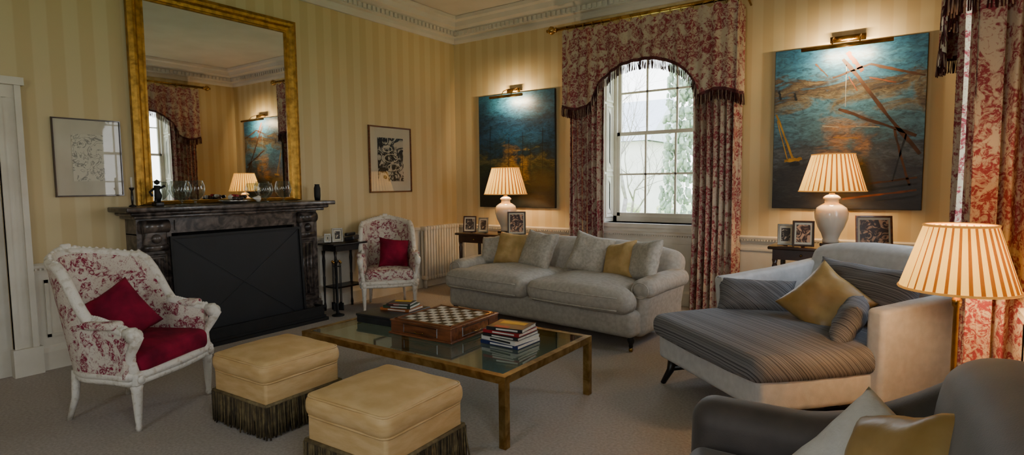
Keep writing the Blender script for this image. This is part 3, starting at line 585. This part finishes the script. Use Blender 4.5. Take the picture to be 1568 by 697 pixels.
# grey sofa
def greysofa():
    mb=MB('velvet_sofa'); W=1.9
    mb.add(rbox(W-.1,.9,.26,.05,3,4),'grey',T(0,0,.24)).add(rbox(W-.4,.75,.14,.06,4,(8,6,2),lambda p:(p[0],p[1],p[2]+(.03*(1-(p[0]/.8)**2) if p[2]>0 else 0)),.005),'grey',T(0,-.08,.41))
    for s in(-1,1):
        def af(p,s=s): x,y,z=p; k=max(0,(z+.2)/.5); t=max(0,(y+.1)/.55); return (x+s*.05*k,y,z+(.30*t**1.7*k if z>0 else 0))
        mb.add(rbox(.20,.96,.52,.09,4,(3,14,6),af,.003),'grey',T(s*(W/2-.1),-.01,.36))
    def bf(p): x,y,z=p; k=max(0,(z+.3)/.65); return (x*(1+.02*k),y+.08*k*k,z-.10*k*(abs(x)/(.95))**4)
    mb.add(rbox(W,.24,.84,.11,4,(14,2,6),bf,.004),'grey',T(0,.38,.58))
    for x in(-.8,.8):
        for y in(-.38,.38): mb.add(lathe([(.015,0),(.03,.12)],10),'dkwood',T(x,y,0))
    mb.add(pillow(.44,.42,.15,seed=1),'white_c',T(-.61,.14,.565,rx=-40,rz=46,ry=20)).add(pillow(.44,.40,.15,seed=9),'goldsilk',T(-.46,.21,.65,rx=-34,rz=42,ry=-22)); mb.build((5.62,-5.33,0),-88)
greysofa()
# telephone table & tools
mb=MB('occasional_table'); mb.add(rbox(.30,.5,.022,.008,2,1),'dkwood',T(0,0,.80)).add(bb(-.12,.12,-.2,.2,.72,.79),'dkwood',None,False)
for x in(-.11,.11):
    for y in(-.2,.2): mb.add(lathe([(.014,0),(.018,.05),(.01,.1),(.016,.4),(.012,.42),(.02,.6),(.014,.66),(.022,.72)],10),'dkwood',T(x,y,0))
mb.add(bb(-.11,.11,-.2,.2,.28,.30),'dkwood',None,False); mb.build((.21,-2.35,0))
mb=MB('telephone'); mb.add(rbox(.13,.16,.05,.012,2,2),'blk',T(0,0,.040,rx=0,ry=-12)).add(rbox(.05,.19,.04,.015,3,2),'blk',T(-.03,0,.09)).add(box(.05,.06,.002),'silver',T(.035,0,.062,ry=12),False); mb.build((.25,-2.24,.813),20)
photo_frame(.2,-2.42,.811,.13,.17,60,'silver'); photo_frame(.16,-2.53,.811,.08,.11,50,'silver')
mb=MB('fireside_tools'); mb.add(lathe([(0,0),(.07,0),(.07,.012),(.03,.025),(.012,.04),(.009,.6),(.02,.62),(.02,.64),(0,.66)],14),'black')
for k in range(4):
    a=k*pi/2+.3; c,s=.055*math.cos(a),.055*math.sin(a); mb.add(tube([(0,0,.57),(c,s,.57)],.004,5),'black').add(tube([(c,s,.60),(c,s,.14)],.005,6),'black').add(lathe([(0,0),(.012,.01),(.012,.03),(0,.04)],8),'bright',T(c,s,.6))
    mb.add(rbox(.05,.015,.09,.007,2,1) if k!=1 else lathe([(.03,0),(.025,.06),(.01,.09)],10),'black',T(c,s,.11 if k!=1 else .06,rz=math.degrees(a)))
mb.build((.45,-2.64,0))
# mantel ornaments
Z=1.3235
def goblet(y,x,s):
    MB('glass_candle_bowl').add(lathe([(.0,0),(.045,.002),(.04,.006),(.008,.012),(.008,.03),(.04,.05),(.066,.085),(.074,.12),(.070,.155),(.058,.19)],24,caps=False),'bowl',T(s=s)).add(tube([(.058*s*math.cos(2*pi*k/24),.058*s*math.sin(2*pi*k/24),.19*s) for k in range(24)],.002,5,True),'bowl').build((x,y,Z))
goblet(-4.20,.26,1.15); goblet(-4.05,.20,1.2); goblet(-3.14,.24,1.15); goblet(-3.30,.16,1.05)
mb=MB('bronze_figurine'); mb.add(rbox(.08,.06,.03,.006,2,1),'dkwood',T(0,0,.015)).add(tube([(0,0,.03),(.01,0,.08),(-.005,0,.12),(.0,0,.16)],[.02,.03,.022,.026],8),'black').add(lathe([(0,0),(.02,.012),(.02,.03),(0,.045)],10),'black',T(.0,0,.165)).add(tube([(0,-.02,.14),(.01,-.06,.11),(.03,-.05,.08)],.009,6),'black').add(tube([(0,.02,.14),(.02,.05,.16)],.009,6),'black').add(tube([(0,-.015,.06),(.03,-.03,.03)],.012,6),'black'); mb.v=[(x*1.15,y*1.15,z*1.15) for x,y,z in mb.v]; mb.build((.2,-4.38,Z),0)
mb=MB('candlestick'); mb.add(lathe([(0,0),(.03,0),(.03,.01),(.008,.02),(.012,.08),(.008,.14),(.02,.16),(.02,.17),(0,.17)],12),'dkwood').add(lathe([(.009,.17),(.009,.26),(0,.26)],8),'white'); mb.build((.18,-4.58,Z))
mb=MB('decorative_dish'); mb.add(lathe([(0,.01),(.09,.012),(.15,.035),(.155,.035),(.095,.005),(0,0)],24),'silver')
for i in range(16): a=random.random()*6.28; r=random.random()*.10; mb.add(rbox(.055,.04,.035,.016,3,1),random.choice(['dkwood','red','walnut','white','wood']),T(r*math.cos(a),r*math.sin(a),.04+random.random()*.035,rz=i*40,rx=i*17))
mb.build((.24,-3.68,Z)); 
mb=MB('seashell'); mb.add(lathe([(0,0),(.03,.01),(.035,.03),(.02,.05),(.012,.07),(0,.09)],12,5,.1),'ceramic',T(0,0,.036,rx=80)); mb.build((.26,-3.42,Z))
mb=MB('black_vase'); mb.add(lathe([(0,0),(.03,0),(.036,.05),(.036,.14),(.026,.17),(.028,.185),(0,.185)],16),'black'); mb.build((.2,-2.68,Z))
# outside
MB('garden_lawn').add(bb(-40,50,TH+.3,60,-1.3,-1.2),'lawn',None,False).add(bb(XR+TH+.3,50,-40,TH+.3,-1.3,-1.2),'lawn',None,False).build()
mb=MB('garden_tree')
def br(p,d,l,r,dep):
    e=p+d*l; mid=p+d*l*.5+Vector((random.uniform(-.1,.1),random.uniform(-.1,.1),0))*l; mb.add(tube([p,mid,e],[r,r*.85,r*.7],5),'bark')
    if dep==0: return
    for k in range(3 if dep>1 else 4):
        nd=(d+Vector((random.uniform(-.8,.8),random.uniform(-.8,.8),random.uniform(-.3,.6)))).normalized(); br(e if k else mid,nd,l*random.uniform(.6,.8),r*.5,dep-1)
br(Vector((-1.6,9.5,-1.2)),Vector((.1,0,1)).normalized(),2.2,.10,6); mb.build()
mb=MB('garden_conifer')
for i in range(700):
    z=-1.1+6.0*random.random(); R=.55*(1-max(0,z)/10); a=random.random()*6.28; q=R*random.random()**.5; s_=random.uniform(.05,.11)
    mb.add(rbox(1.0,.9,2.0,.42,1,1,None,.25,3,i),'ivy',T(q*math.cos(a),q*math.sin(a),z,rz=i*31,rx=random.uniform(-35,35),s=s_))
mb.build((1.15,7.0,.0))
mb=MB('garden_shrub')
for i in range(160): mb.add(rbox(1.3,1.2,1.0,.5,2,1,None,.25,3,i),'shrub',T(random.uniform(-4.5,0.6),random.uniform(-.5,.5),-1.0+random.random()**2*1.7,rz=i*37,s=random.uniform(.12,.3)))
mb.build((0,12.5,.0))
MB('stone_outbuilding').add(bb(-14,-3.4,16,21,-1.2,3.2),'stone',None,False).add(([(-14.3,15.7,3.2),(-3.1,15.7,3.2),(-3.1,21.3,3.2),(-14.3,21.3,3.2),(-14.3,18.5,5.2),(-3.1,18.5,5.2)],[(0,1,5,4),(2,3,4,5),(1,2,5),(3,0,4)]),'slate',None,False).build()
# world
w=bpy.data.worlds.new('overcast_sky'); bpy.context.scene.world=w; w.use_nodes=True; nt=w.node_tree; bg=nt.nodes['Background']
tc=nt.nodes.new('ShaderNodeTexCoord'); s=nt.nodes.new('ShaderNodeSeparateXYZ'); nt.links.new(tc.outputs['Generated'],s.inputs[0])
nt.links.new(ramp(nt,s.outputs[2],[(0,(1,1,1,1)),(.2,(.92,.96,1,1)),(.6,(.70,.82,1,1))]),bg.inputs[0]); bg.inputs[1].default_value=8.0
# camera
f,yaw,pitch,roll=876.6,*[math.radians(a) for a in(35.10,4.44,-.56)]
fw=Vector((-math.sin(yaw)*math.cos(pitch),math.cos(yaw)*math.cos(pitch),-math.sin(pitch))); r=Vector((math.cos(yaw),math.sin(yaw),0)); u=r.cross(fw)
r2=r*math.cos(roll)+u*math.sin(roll); u2=-r*math.sin(roll)+u*math.cos(roll)
c=bpy.data.cameras.new('camera'); c.sensor_width=36; c.lens=36*f/1568; c.clip_start=.05; co=bpy.data.objects.new('camera',c); bpy.context.scene.collection.objects.link(co)
m=Matrix((r2,u2,-fw)).transposed().to_4x4(); m.translation=Vector((5.82,-6.79,1.5)); co.matrix_world=m; bpy.context.scene.camera=co
